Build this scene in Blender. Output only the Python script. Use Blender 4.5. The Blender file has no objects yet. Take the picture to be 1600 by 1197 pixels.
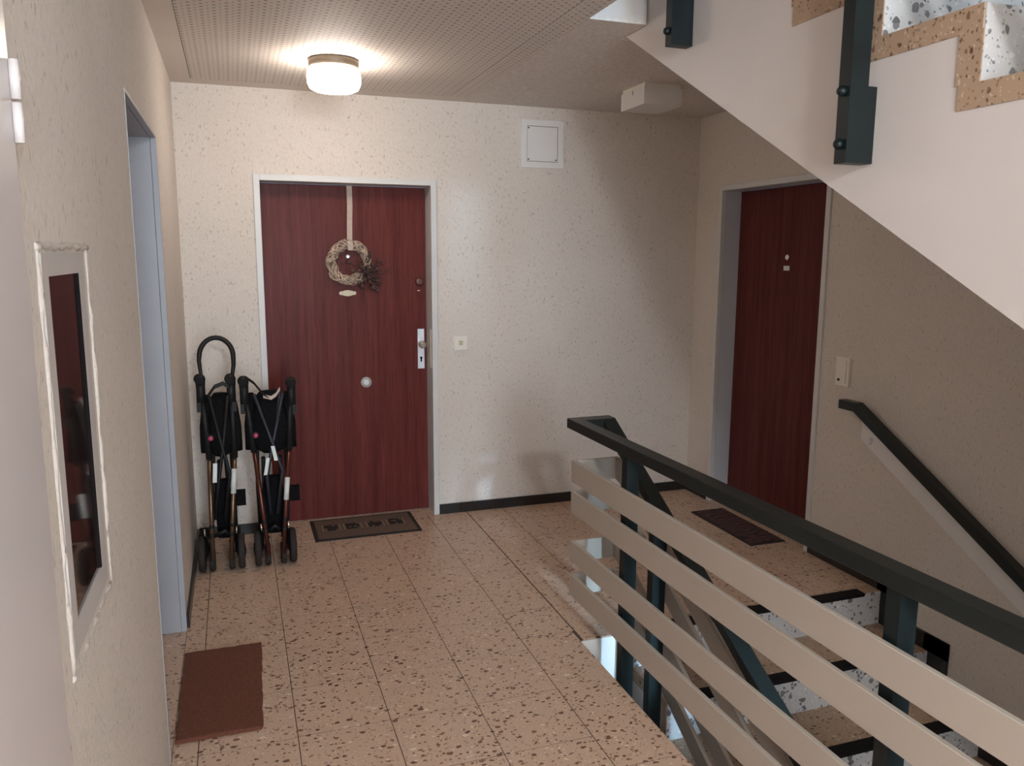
import bpy, bmesh, math, random
from mathutils import Vector, Matrix
random.seed(7)
S = bpy.context.scene
COL = S.collection
R = math.radians
# ------------------------------------------------------------------ camera
yaw, pitch, roll, fpx, CAMH = 0.33393, 0.15945, 0.00488, 1246.02, 1.6186
fw = Vector((math.sin(yaw)*math.cos(pitch), math.cos(yaw)*math.cos(pitch), -math.sin(pitch)))
rt = Vector((math.cos(yaw), -math.sin(yaw), 0)); up = rt.cross(fw)
c_, s_ = math.cos(roll), math.sin(roll)
rt, up = c_*rt + s_*up, -s_*rt + c_*up
cam = bpy.data.cameras.new('camera'); cam_o = bpy.data.objects.new('camera', cam); COL.objects.link(cam_o)
mw = Matrix.Identity(4)
for i in range(3):
    mw[i][0], mw[i][1], mw[i][2] = rt[i], up[i], -fw[i]
mw[0][3], mw[1][3], mw[2][3] = 0, 0, CAMH
cam_o.matrix_world = mw
cam.sensor_fit = 'HORIZONTAL'; cam.sensor_width = 36; cam.lens = fpx/1600*36; cam.clip_start = 0.02
S.camera = cam_o
# ------------------------------------------------------------------ light
S.view_settings.view_transform = 'Standard'; S.view_settings.look = 'None'
S.view_settings.gamma = 1; S.view_settings.use_curve_mapping = False
S.view_settings.exposure = 0.49
W = bpy.data.worlds.new('World'); S.world = W; W.use_nodes = True
bg = W.node_tree.nodes['Background']; bg.inputs[0].default_value = (0.55, 0.72, 1, 1); bg.inputs[1].default_value = 1.2
S.cycles.use_denoising = True
S.cycles.max_bounces = 8; S.cycles.diffuse_bounces = 5
LAMP_E = 22.5; LAMP2_E = 250.0
def area(name, loc, sx, sy, power, col, direction):
    l = bpy.data.lights.new(name, 'AREA'); l.shape = 'RECTANGLE'; l.size = sx; l.size_y = sy; l.energy = power; l.color = col
    o = bpy.data.objects.new(name, l); COL.objects.link(o); o.location = loc
    o.rotation_euler = Vector(direction).to_track_quat('-Z', 'Y').to_euler()
    return o
YN = -3.75     # inner face of the wall behind the camera, with the stair windows
WIN = [(1.40, 2.85, -2.1, -1.1), (1.40, 2.85, 0.9, 1.9), (1.40, 2.85, 3.9, 4.9), (-.15, 1.14, .35, 2.35)]
DAY = [(30, 9), (34, 9), (13, 20), (135, 180)]     # watts, spread in degrees
for (x0, x1, z0, z1), (e, sp) in zip(WIN, DAY):
    l = area('window_daylight', ((x0+x1)/2, YN-0.04, (z0+z1)/2), x1-x0, z1-z0, e, (0.74, 0.87, 1.0) if sp > 100 else (.50, .75, 1), (0, 1, -.05) if sp > 100 else (.035, 1, -.22))
    l.data.spread = R(sp)
# ------------------------------------------------------------------ constants
XL, XR, YB, ZC = -0.265, 2.9408, 4.7258, 2.5181
XE, YW = 1.322, 2.905           # landing edge beside the well, far end of the stair opening
H3 = 3.0; GO, RI = 0.30, 1/6.0; SL = 0.55
XS = 1.574                      # inner side of the flights
# ------------------------------------------------------------------ materials
def nodes(name):
    m = bpy.data.materials.new(name); m.use_nodes = True; nt = m.node_tree
    return m, nt, nt.nodes['Principled BSDF'], nt.links
def N(nt, t, **k):
    n = nt.nodes.new(t)
    for a, v in k.items(): setattr(n, a, v)
    return n
def math_(nt, op, a, b=None, c=None):
    n = N(nt, 'ShaderNodeMath', operation=op)
    for i, v in enumerate((a, b, c)):
        if v is None: continue
        if isinstance(v, (int, float)): n.inputs[i].default_value = v
        else: nt.links.new(v, n.inputs[i])
    return n.outputs[0]
def mixc(nt, fac, a, b):
    n = N(nt, 'ShaderNodeMix', data_type='RGBA')
    for s, v in ((0, fac), (6, a), (7, b)):
        if isinstance(v, (int, float)): n.inputs[s].default_value = v
        elif isinstance(v, tuple): n.inputs[s].default_value = (*v[:3], 1)
        else: nt.links.new(v, n.inputs[s])
    return n.outputs[2]
def pos(nt, scale=(1, 1, 1)):
    g = N(nt, 'ShaderNodeNewGeometry'); m = N(nt, 'ShaderNodeMapping'); m.inputs['Scale'].default_value = scale
    nt.links.new(g.outputs['Position'], m.inputs[0]); return m.outputs[0]
def noise(nt, v, sc, det=3, rough=.5):
    n = N(nt, 'ShaderNodeTexNoise'); n.inputs['Scale'].default_value = sc; n.inputs['Detail'].default_value = det; n.inputs['Roughness'].default_value = rough
    nt.links.new(v, n.inputs['Vector']); return n.outputs['Fac']
def vor(nt, v, sc):
    n = N(nt, 'ShaderNodeTexVoronoi'); n.inputs['Scale'].default_value = sc
    nt.links.new(v, n.inputs['Vector']); return n
def ramp(nt, f, stops):
    r = N(nt, 'ShaderNodeValToRGB'); e = r.color_ramp.elements
    while len(e) < len(stops): e.new(0.5)
    for k, (p, c) in zip(e, stops):
        k.position = p; k.color = (*c, 1) if len(c) == 3 else c
    nt.links.new(f, r.inputs[0]); return r.outputs[0]
def bump(nt, h, strength, dist, b):
    n = N(nt, 'ShaderNodeBump'); n.inputs['Strength'].default_value = strength; n.inputs['Distance'].default_value = dist
    nt.links.new(h, n.inputs['Height']); nt.links.new(n.outputs[0], b.inputs['Normal'])
def plain(name, col, rough=.5, metal=0., var=.06, sc=30, bmp=0., spec=.5):
    m, nt, b, L = nodes(name)
    f = noise(nt, pos(nt), sc)
    lo = tuple(max(0, c*(1-var)) for c in col); hi = tuple(min(1, c*(1+var)) for c in col)
    L.new(ramp(nt, f, [(.3, lo), (.7, hi)]), b.inputs['Base Color'])
    b.inputs['Roughness'].default_value = rough; b.inputs['Metallic'].default_value = metal
    b.inputs['Specular IOR Level'].default_value = spec
    if bmp: bump(nt, noise(nt, pos(nt), sc*8), bmp, .002, b)
    return m
def terrazzo(name, base, base2, dark, light, sc, cover, rough=.32):
    m, nt, b, L = nodes(name)
    p = pos(nt)
    # warp the lookup a little so the chips are angular and not round
    nz = N(nt, 'ShaderNodeTexNoise'); nz.inputs['Scale'].default_value = sc*1.3; nz.inputs['Detail'].default_value = 2
    L.new(p, nz.inputs['Vector'])
    vm = N(nt, 'ShaderNodeVectorMath', operation='MULTIPLY_ADD'); vm.inputs[1].default_value = (.55/sc,)*3
    L.new(nz.outputs['Color'], vm.inputs[0]); L.new(p, vm.inputs[2])
    q = vm.outputs[0]
    col = mixc(nt, noise(nt, p, 9, 4), base, base2)
    fine = vor(nt, q, sc*3.1)
    sepf = N(nt, 'ShaderNodeSeparateColor'); L.new(fine.outputs['Color'], sepf.inputs[0])
    mf = math_(nt, 'LESS_THAN', fine.outputs['Distance'], math_(nt, 'MULTIPLY', sepf.outputs[0], .42))
    col = mixc(nt, math_(nt, 'MULTIPLY', mf, .6), col, mixc(nt, math_(nt, 'GREATER_THAN', sepf.outputs[1], .45), dark, light))
    for k, (s2, cv) in enumerate(((sc, cover), (sc*1.7, cover*.9))):
        mp = N(nt, 'ShaderNodeMapping'); mp.inputs['Location'].default_value = (k*3.3, k*1.7, k*.9)
        mp.inputs['Rotation'].default_value = (k*.5, .3, .7+k); mp.inputs['Scale'].default_value = (1, 1.5, 1)
        L.new(q, mp.inputs[0])
        v = vor(nt, mp.outputs[0], s2)
        sp = N(nt, 'ShaderNodeSeparateColor'); L.new(v.outputs['Color'], sp.inputs[0])
        thr = math_(nt, 'MULTIPLY', math_(nt, 'GREATER_THAN', sp.outputs[0], 1-cv), math_(nt, 'MULTIPLY_ADD', sp.outputs[1], .22, .2))
        mk = math_(nt, 'LESS_THAN', v.outputs['Distance'], thr)
        chip = mixc(nt, math_(nt, 'GREATER_THAN', sp.outputs[2], .82), mixc(nt, sp.outputs[2], dark, tuple(c*1.9 for c in dark)), light)
        col = mixc(nt, mk, col, chip)
    L.new(col, b.inputs['Base Color'])
    b.inputs['Roughness'].default_value = rough; b.inputs['Specular IOR Level'].default_value = .3
    return m
def plaster(name, c1, c2, dark, speck=.22, bstr=.5):
    m, nt, b, L = nodes(name)
    p = pos(nt)
    big = noise(nt, p, 1.1, 4, .6)
    col = mixc(nt, ramp(nt, big, [(.35, (0, 0, 0)), (.68, (1, 1, 1))]), c1, c2)
    ps = pos(nt, (1, 1, .45))
    fine = noise(nt, ps, 120, 4, .7)
    col = mixc(nt, math_(nt, 'MULTIPLY', ramp(nt, fine, [(.42, (0, 0, 0)), (.62, (1, 1, 1))]), .10), col, dark)
    pit = noise(nt, pos(nt, (1, 1, .62)), 85, 2, .45)
    mk = ramp(nt, pit, [(.685-speck*.25, (0, 0, 0)), (.765-speck*.25, (1, 1, 1))])
    patch = noise(nt, p, 5, 3, .6)
    col = mixc(nt, math_(nt, 'MULTIPLY', mk, math_(nt, 'MULTIPLY', patch, .62)), col, dark)
    L.new(col, b.inputs['Base Color'])
    b.inputs['Roughness'].default_value = .85; b.inputs['Specular IOR Level'].default_value = .2
    h = math_(nt, 'SUBTRACT', fine, math_(nt, 'MULTIPLY', mk, .5))
    bump(nt, h, bstr, .004, b)
    return m
def wood(name, c1, c2, c3, axis_scale, rough=.33):
    m, nt, b, L = nodes(name)
    p = pos(nt, axis_scale)
    f = noise(nt, p, 3.2, 5, .65)
    g = noise(nt, p, 26, 3, .6)
    col = ramp(nt, f, [(.3, c1), (.5, c2), (.72, c3)])
    col = mixc(nt, math_(nt, 'MULTIPLY', ramp(nt, g, [(.45, (0, 0, 0)), (.7, (1, 1, 1))]), .45), col, tuple(c*.55 for c in c1))
    L.new(col, b.inputs['Base Color']); b.inputs['Roughness'].default_value = rough; b.inputs['Specular IOR Level'].default_value = .06
    bump(nt, g, .08, .001, b)
    return m
M = {}
M['wall'] = plaster('plaster_cream', (.71, .645, .585), (.665, .60, .535), (.15, .12, .10))
M['wallsmooth'] = plain('painted_plaster', (.72, .64, .57), .6, var=.03, sc=4, bmp=.05)
M['slotframe'] = plain('grey_beige_frame_paint', (.50, .465, .44), .6, var=.04, sc=9, spec=.08)
M['white'] = plain('white_paint', (.74, .72, .70), .4, var=.02, sc=6)
M['whitegloss'] = plain('white_gloss_paint', (.62, .575, .56), .26, var=.02, sc=3)
M['frame'] = plain('grey_white_frame_paint', (.62, .61, .59), .38, var=.02, sc=8)
M['jamb_lit'] = plain('blue_grey_frame_paint_lit', (.56, .58, .63), .4, var=.03, sc=5)  # jamb paint lightened for door_2: daylight on its reveal put into the colour
M['jamb'] = plain('blue_grey_frame_paint', (.355, .36, .385), .4, var=.03, sc=5)
M['door'] = wood('mahogany_veneer', (.088, .019, .017), (.125, .030, .026), (.165, .043, .034), (7, 7, .25))
M['door2'] = wood('dark_mahogany_veneer', (.085, .022, .021), (.12, .034, .031), (.15, .045, .038), (7, 7, .25), .4)
M['tile'] = terrazzo('terrazzo_beige', (.575, .405, .295), (.51, .355, .255), (.115, .058, .036), (.70, .56, .44), 36, .32)
M['tread'] = terrazzo('terrazzo_brown', (.46, .325, .225), (.41, .28, .19), (.12, .07, .045), (.6, .46, .35), 37, .3)
M['riser'] = terrazzo('terrazzo_white', (.62, .60, .58), (.55, .54, .53), (.13, .125, .13), (.74, .73, .72), 30, .5)
M['grout'] = plain('grout_brown', (.085, .055, .040), .9, var=.2, sc=20)
M['skirt'] = plain('black_stone', (.018, .016, .016), .28, var=.2, sc=30)
M['strip'] = plain('black_rubber', (.012, .010, .010), .8, var=.2, sc=60, bmp=.2, spec=.15)
M['rail'] = plain('dark_green_enamel', (.012, .016, .015), .38, var=.1, sc=8, spec=.4)
M['post'] = plain('dark_green_enamel_post', (.007, .012, .0125), .42, var=.1, sc=8, spec=.3)
M['board'] = plain('taupe_board_paint', (.435, .375, .315), .42, var=.02, sc=5)
M['slab'] = plain('slab_paint', (.68, .64, .60), .55, var=.03, sc=4, bmp=.03)
M['stringer'] = plain('stringer_paint', (.69, .635, .605), .5, var=.025, sc=3, bmp=.03)
M['discgrey'] = plain('grey_disc', (.36, .34, .34), .55, .2, var=.15, sc=90)
M['black'] = plain('black_plastic', (.010, .0095, .010), .55, var=.2, sc=40, spec=.3)
M['fabric'] = plain('black_fabric', (.007, .007, .008), .95, var=.4, sc=90, bmp=.4, spec=.1)
M['tyre'] = plain('dark_rubber_tyre', (.03, .025, .023), .75, var=.15, sc=60, spec=.2)
M['bronze'] = plain('bronze_tube', (.16, .10, .062), .3, .75, var=.1, sc=10)
M['copper'] = plain('red_brown_tube', (.125, .040, .030), .3, .7, var=.1, sc=10)
M['label'] = plain('sticker_white', (.66, .68, .66), .5, var=.05, sc=60)
M['pink'] = plain('pink_plastic', (.42, .05, .11), .4, var=.05)
M['navy'] = plain('navy_tube', (.016, .018, .028), .5, var=.1)
M['steel'] = plain('brushed_aluminium', (.62, .64, .66), .3, .6, var=.05, sc=40)
M['chrome'] = plain('polished_nickel', (.75, .70, .62), .16, .9, var=.03)
M['brass'] = plain('pale_brass', (.50, .42, .29), .45, .2, var=.08, sc=50)
M['brownlock'] = plain('brown_enamel', (.10, .035, .028), .3, .2, var=.1)
M['dark'] = plain('dark_hole', (.012, .01, .01), .9, spec=0.)
M['ivory'] = plain('ivory_plastic', (.78, .74, .66), .35, var=.02, sc=8)
M['ribbon'] = plain('beige_ribbon', (.50, .40, .34), .8, var=.1, sc=60)
M['vine'] = plain('pale_willow_vine', (.44, .33, .25), .8, var=.35, sc=45)
M['twig'] = plain('dried_flower_brown', (.085, .045, .038), .9, var=.5, sc=60)
M['lampbase'] = plain('bronze_grey_metal', (.16, .125, .09), .45, .3, var=.05)
M['coir'] = plain('red_brown_coir', (.165, .054, .028), .98, var=.35, sc=220, bmp=1.)
M['matbrown'] = plain('brown_mat_pile', (.135, .088, .062), .98, var=.25, sc=160, bmp=.6)
M['matedge'] = plain('black_mat_edge', (.022, .014, .012), .85, var=.2, sc=60)
M['matmotif'] = plain('dark_motif', (.018, .012, .011), .95, var=.5, sc=80)
M['matpale'] = plain('tan_motif', (.24, .17, .115), .95, var=.2, sc=80)
# perforated acoustic board
def perforated():
    m, nt, b, L = nodes('perforated_board')
    p = pos(nt); sp = N(nt, 'ShaderNodeSeparateXYZ'); L.new(p, sp.inputs[0])
    def grid(px, py, ox, oy, rad):
        fx = math_(nt, 'MULTIPLY', math_(nt, 'SUBTRACT', math_(nt, 'FRACT', math_(nt, 'DIVIDE', math_(nt, 'ADD', sp.outputs[0], ox), px)), .5), px)
        fy = math_(nt, 'MULTIPLY', math_(nt, 'SUBTRACT', math_(nt, 'FRACT', math_(nt, 'DIVIDE', math_(nt, 'ADD', sp.outputs[1], oy), py)), .5), py)
        d = math_(nt, 'SQRT', math_(nt, 'ADD', math_(nt, 'MULTIPLY', fx, fx), math_(nt, 'MULTIPLY', fy, fy)))
        return math_(nt, 'LESS_THAN', d, rad)
    hole = math_(nt, 'MAXIMUM', grid(.044, .038, 0, 0, .0068), grid(.044, .038, .022, .019, .0046))
    bs = mixc(nt, noise(nt, p, 3), (.70, .63, .57), (.64, .575, .52))
    L.new(mixc(nt, math_(nt, 'MULTIPLY', hole, .72), bs, (.20, .155, .125)), b.inputs['Base Color'])
    b.inputs['Roughness'].default_value = .7
    bump(nt, math_(nt, 'SUBTRACT', 1., hole), .6, .003, b)
    return m
M['perf'] = perforated(); M['perf2'] = plain('stippled_ceiling', (.66, .60, .55), .8, var=.12, sc=60, bmp=.3)
M['ceil'] = plain('ceiling_paint', (.68, .61, .55), .75, var=.03, sc=3, bmp=.04)
def patterned():
    m, nt, b, L = nodes('patterned_mat')
    p = pos(nt, (1, 1, 1))
    v = vor(nt, p, 17); w = N(nt, 'ShaderNodeTexWave', wave_type='RINGS'); w.inputs['Scale'].default_value = 9; w.inputs['Distortion'].default_value = 9; w.inputs['Detail'].default_value = 1
    L.new(p, w.inputs['Vector'])
    f = math_(nt, 'MULTIPLY', w.outputs['Fac'], math_(nt, 'GREATER_THAN', v.outputs['Distance'], .25))
    L.new(ramp(nt, f, [(.3, (.022, .010, .010)), (.5, (.05, .014, .014)), (.75, (.11, .045, .038))]), b.inputs['Base Color'])
    b.inputs['Roughness'].default_value = .95; bump(nt, noise(nt, p, 300), .6, .003, b)
    return m
M['pattern'] = patterned()
def lampglass(name, col, e):
    m, nt, b, L = nodes(name)
    b.inputs['Base Color'].default_value = (.9, .88, .84, 1); b.inputs['Roughness'].default_value = .25
    b.inputs['Emission Color'].default_value = (*col, 1); b.inputs['Emission Strength'].default_value = e
    return m
M['lamp'] = lampglass('opal_glass_lit', (1, .885, .785), LAMP_E); M['lamp2'] = lampglass('opal_glass_lit_cool', (.90, .955, 1), LAMP2_E)
def glassdark():
    m, nt, b, L = nodes('dark_pane')
    L.new(mixc(nt, noise(nt, pos(nt), 4), (.02, .012, .011), (.028, .018, .016)), b.inputs['Base Color'])
    b.inputs['Roughness'].default_value = .04; b.inputs['Specular IOR Level'].default_value = .6
    return m
M['glass'] = glassdark(); M['frosted'] = plain('frosted_glass', (.8, .84, .88), .5, var=.01); M['filler'] = plaster('rough_filler', (.62, .57, .52), (.54, .48, .42), (.2, .16, .13), .3, .8)
# ------------------------------------------------------------------ mesh helpers
def box(bm, x0, x1, y0, y1, z0, z1, mat=None):
    vs = [bm.verts.new(v) for v in ((x0, y0, z0), (x1, y0, z0), (x1, y1, z0), (x0, y1, z0), (x0, y0, z1), (x1, y0, z1), (x1, y1, z1), (x0, y1, z1))]
    for f in ((0, 3, 2, 1), (4, 5, 6, 7), (0, 1, 5, 4), (1, 2, 6, 5), (2, 3, 7, 6), (3, 0, 4, 7)):
        bm.faces.new([vs[i] for i in f])
    return vs
def prism(bm, pts, axis, a, b):
    """extrude a 2-D outline along an axis; for axis x the outline is (y, z), for y (x, z), for z (x, y)"""
    def P(u, v, w): return {'x': (w, u, v), 'y': (u, w, v), 'z': (u, v, w)}[axis]
    A = [bm.verts.new(P(u, v, a)) for u, v in pts]; B = [bm.verts.new(P(u, v, b)) for u, v in pts]
    n = len(pts)
    bm.faces.new(A[::-1]); bm.faces.new(B)
    for i in range(n): bm.faces.new((A[i], A[(i+1) % n], B[(i+1) % n], B[i]))
    bmesh.ops.recalc_face_normals(bm, faces=bm.faces)
def tube(bm, path, r, seg=10, cap=True, squash=1.0):
    path = [Vector(p) for p in path]; rs = r if isinstance(r, (list, tuple)) else [r]*len(path)
    rings = []; ref = None
    for i, p in enumerate(path):
        t = (path[min(i+1, len(path)-1)] - path[max(i-1, 0)]).normalized()
        if ref is None: ref = Vector((0, 0, 1)) if abs(t.z) < .9 else Vector((1, 0, 0))
        u = (ref - t*ref.dot(t)).normalized(); w = t.cross(u); ref = u
        rings.append([bm.verts.new(p + (u*math.cos(2*math.pi*k/seg) + w*math.sin(2*math.pi*k/seg)*squash)*rs[i]) for k in range(seg)])
    for a, b in zip(rings, rings[1:]):
        for k in range(seg): bm.faces.new((a[k], a[(k+1) % seg], b[(k+1) % seg], b[k])).smooth = True
    if cap:
        bm.faces.new(rings[0][::-1]); bm.faces.new(rings[-1])
def cyl(bm, p0, p1, r, seg=20): tube(bm, [p0, p1], r, seg)
def lathe(bm, prof, centre, axis='z', seg=32):
    """prof: (radius, height) pairs revolved about the axis through centre"""
    c = Vector(centre); rings = []
    for r, h in prof:
        ring = []
        for k in range(seg):
            a = 2*math.pi*k/seg; u, v = r*math.cos(a), r*math.sin(a)
            ring.append(bm.verts.new(c + Vector({'z': (u, v, h), 'x': (h, u, v), 'y': (u, h, v)}[axis])))
        rings.append(ring)
    for a, b in zip(rings, rings[1:]):
        for k in range(seg): bm.faces.new((a[k], a[(k+1) % seg], b[(k+1) % seg], b[k])).smooth = True
    bm.faces.new(rings[0][::-1]); bm.faces.new(rings[-1])
    bmesh.ops.recalc_face_normals(bm, faces=bm.faces)
def loft(bm, secs, seg=28, folds=0., seed=0):
    """stack of ellipses (x, y, z, rx, ry) with sewn folds"""
    rnd = random.Random(seed); ph = [rnd.uniform(0, 6.28) for _ in range(4)]; rings = []
    for (x, y, z, rx, ry) in secs:
        ring = []
        for k in range(seg):
            a = 2*math.pi*k/seg
            m = 1 + folds*(math.sin(5*a+ph[0]+z*14)*.5 + math.sin(9*a+ph[1]-z*23)*.3 + math.sin(3*a+ph[2]+z*31)*.4)
            ring.append(bm.verts.new((x+rx*m*math.cos(a), y+ry*m*math.sin(a), z)))
        rings.append(ring)
    for a, b in zip(rings, rings[1:]):
        for k in range(seg): bm.faces.new((a[k], a[(k+1) % seg], b[(k+1) % seg], b[k])).smooth = True
    bm.faces.new(rings[0][::-1]); bm.faces.new(rings[-1])
def strap(bm, path, w, t, wdir):
    """flat band along a path, width direction wdir"""
    wd = Vector(wdir).normalized(); rows = []
    path = [Vector(p) for p in path]
    for i, p in enumerate(path):
        tg = (path[min(i+1, len(path)-1)] - path[max(i-1, 0)]).normalized(); n = tg.cross(wd).normalized()
        rows.append([bm.verts.new(p + wd*w/2*a + n*t/2*b) for a, b in ((-1, -1), (1, -1), (1, 1), (-1, 1))])
    for a, b in zip(rows, rows[1:]):
        for k in range(4): bm.faces.new((a[k], a[(k+1) % 4], b[(k+1) % 4], b[k]))
    bm.faces.new(rows[0][::-1]); bm.faces.new(rows[-1])
    bmesh.ops.recalc_face_normals(bm, faces=bm.faces)
def place(o, parent):
    if parent is not None:
        o.parent = parent
        o.matrix_parent_inverse = world_of(parent).inverted()
def world_of(o):
    m = o.matrix_basis.copy()
    if o.parent: m = world_of(o.parent) @ o.matrix_parent_inverse @ m
    return m
def obj(name, bm, mat, parent=None, bev=0., segs=2, X=None, label=None, origin=True):
    if X is not None: bmesh.ops.transform(bm, matrix=X, verts=bm.verts)
    if bev:
        es = [e for e in bm.edges if len(e.link_faces) == 2 and e.calc_face_angle(0) > .6]
        bmesh.ops.bevel(bm, geom=es, offset=bev, segments=segs, affect='EDGES', profile=.6)
    off = Vector((0, 0, 0))
    if origin and len(bm.verts):
        lo = Vector([min(v.co[i] for v in bm.verts) for i in range(3)]); hi = Vector([max(v.co[i] for v in bm.verts) for i in range(3)])
        off = Vector(((lo.x+hi.x)/2, (lo.y+hi.y)/2, lo.z))
        bmesh.ops.translate(bm, vec=-off, verts=bm.verts)
    me = bpy.data.meshes.new(name); bm.to_mesh(me); bm.free()
    if mat: me.materials.append(mat if not isinstance(mat, str) else M[mat])
    o = bpy.data.objects.new(name, me); COL.objects.link(o); o.location = off
    place(o, parent)
    if label: o['label'] = label
    return o
def part(name, mat, parent, fn, bev=0., segs=2, X=None, label=None):
    bm = bmesh.new(); fn(bm); return obj(name, bm, mat, parent, bev, segs, X, label)
def bpart(name, mat, parent, dims, bev=0., X=None, label=None, segs=2):
    return part(name, mat, parent, lambda bm: box(bm, *dims), bev, segs, X, label)
def copy_at(o, d, parent):
    c = o.copy(); COL.objects.link(c); c.parent = None; c.matrix_parent_inverse = Matrix.Identity(4)
    c.location = Vector(world_of(o).translation) + Vector(d); c.rotation_euler = o.rotation_euler
    place(c, parent); return c
def thing(name, loc, label, cat, group=None):
    e = bpy.data.objects.new(name, None); COL.objects.link(e); e.location = loc; e.empty_display_size = .05
    e['label'] = label; e['category'] = cat
    if group: e['group'] = group
    return e
def tag(o, label, cat, group=None):
    o['label'] = label; o['category'] = cat
    if group: o['group'] = group
    return o
def struct(o, label=None, cat='wall'):
    o['kind'] = 'structure'; o['category'] = cat
    if label: o['label'] = label
    return o
def sempty(name, loc, label, cat):
    return struct(thing(name, loc, label, cat), label, cat)

# ================================================================== SHELL
T = .22
def wall_with_holes(bm, axis, w0, w1, a0, a1, z0, z1, holes):
    """a wall slab between w0 and w1 across, running a0..a1, with rectangular holes (b0, b1, c0, c1)"""
    cuts_a = sorted({a0, a1, *[h[0] for h in holes], *[h[1] for h in holes]})
    for p, q in zip(cuts_a, cuts_a[1:]):
        hs = sorted([(h[2], h[3]) for h in holes if h[0] <= p + 1e-6 and h[1] >= q - 1e-6]); z = z0
        spans = []
        for c, d in hs:
            if c > z + 1e-6: spans.append((z, c))
            z = d
        if z < z1 - 1e-6: spans.append((z, z1))
        for s, t in spans:
            if axis == 'x': box(bm, p, q, w0, w1, s, t)
            else: box(bm, w0, w1, p, q, s, t)
    bmesh.ops.remove_doubles(bm, verts=bm.verts, dist=1e-5)
D1 = (.125, 1.157, 2.052)                 # left apartment door: x0, x1, height
D2 = (3.444, 4.459, 2.055)                # right apartment door: y0, y1, height
D3 = (2.552, 3.535, 2.075)                # doorway in the left wall
D4 = (.27, 1.197, 2.04)                   # white door beside the camera
NI = (1.352, 1.625, 1.02, 1.595)          # narrow glazed opening
bm = bmesh.new(); wall_with_holes(bm, 'x', YB, YB+T, XL-T, XR+T, -.35, ZC+.48, [(D1[0]+.012, D1[1]-.012, -.001, D1[2]-.012)])
struct(obj('wall_back', bm, 'wall', origin=False), 'cream roughcast back wall with the mahogany door and square hatch')
bm = bmesh.new(); wall_with_holes(bm, 'y', XR, XR+T, YN-.25, YB, -3.2, 5.6, [(D2[0]+.012, D2[1]-.012, -.001, D2[2]-.012)])
struct(obj('wall_right', bm, 'wall', origin=False), 'cream roughcast right wall along the descending stair')
bm = bmesh.new(); wall_with_holes(bm, 'y', XL-T, XL, YN-.25, YB, -.35, ZC+.48, [(D3[0], D3[1], -.001, D3[2]), (D4[0]+.01, D4[1]-.01, -.001, D4[2]-.01), NI])
struct(obj('wall_left', bm, 'wall', origin=False), 'speckled roughcast left wall close to the camera')
bm = bmesh.new(); wall_with_holes(bm, 'x', YN-.25, YN, XL-T, XR, -3.2, 5.6, WIN)
struct(obj('wall_near', bm, 'wall', origin=False), 'wall behind the camera holding the stair windows')
def window(i, w):
    x0, x1, z0, z1 = w
    e = sempty('window_%d' % i, ((x0+x1)/2, YN-.08, z0), 'white framed frosted window in the wall behind the camera, %s' % ('over the lower stair', 'at the foot of the flight', 'lighting the upper flight', 'lighting the landing')[i-1], 'window')
    def fr(bm):
        for d in ((x0, x1, z0, z0+.06), (x0, x1, z1-.06, z1), (x0, x0+.06, z0+.06, z1-.06), (x1-.06, x1, z0+.06, z1-.06), ((x0+x1)/2-.03, (x0+x1)/2+.03, z0+.06, z1-.06)):
            box(bm, d[0], d[1], YN-.14, YN-.08, d[2], d[3])
    part('window_frame', 'white', e, fr)
    bpart('pane', 'frosted', e, (x0+.06, x1-.06, YN-.115, YN-.105, z0+.06, z1-.06))
for i, w in enumerate(WIN): window(i+1, w)
# floor slabs with the stair opening
def slab(bm, z0, z1):
    box(bm, XL-T, XE, YN-.25, YB+T, z0, z1)
    box(bm, XE, XS, YW, YB, z0, z1); box(bm, XS, XR, YW+.073, YB, z0, z1)
    box(bm, XE, XR, YN, -2.55, z0, z1)
bm = bmesh.new(); slab(bm, -.46, -.006)
floor = struct(obj('floor', bm, 'slab', origin=False), 'beige terrazzo tiled landing floor', 'floor')
bm = bmesh.new()
box(bm, XL-T, XE, YN-.25, YB+T, ZC, H3-.01)
ceiling = struct(obj('ceiling', bm, 'ceil', origin=False), 'pale landing ceiling with perforated boards', 'ceiling')
bm = bmesh.new(); box(bm, XS, XR, 3.146, YB, ZC, H3-.01)
ceiling_r = struct(obj('ceiling', bm, 'ceil', origin=False), 'plain ceiling over the right-hand door beside the stair opening', 'ceiling')
bm = bmesh.new(); box(bm, XE, XS-.006, YW+.035, YB, ZC, H3-.01)
ceiling_s = struct(obj('ceiling', bm, 'ceil', origin=False), 'ceiling strip at the end of the well', 'ceiling')
bm = bmesh.new(); box(bm, XE, XR, YN, -2.55, ZC, H3-.01)
struct(obj('ceiling', bm, 'ceil', origin=False), 'ceiling strip behind the camera over the stair foot', 'ceiling')
# joint bed under the tiles
bpart('grout_bed', 'grout', floor, (XL, XE-.002, YN, YB, -.006, -.0012))
bpart('grout_bed', 'grout', floor, (XE-.002, XS, YW+.002, YB, -.006, -.0012))
bpart('grout_bed', 'grout', floor, (XS, XR, YW+.075, YB, -.006, -.0012))
bpart('door_recess_floor', 'tile', floor, (XL-.2, XL, D3[0], D3[1], -.006, 0))
bpart('door_recess_floor', 'tile', floor, (XR, XR+.2, D2[0]+.012, D2[1]-.012, -.006, 0))
bpart('door_recess_floor', 'tile', floor, (D1[0]+.012, D1[1]-.012, YB, YB+.2, -.006, 0))
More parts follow.
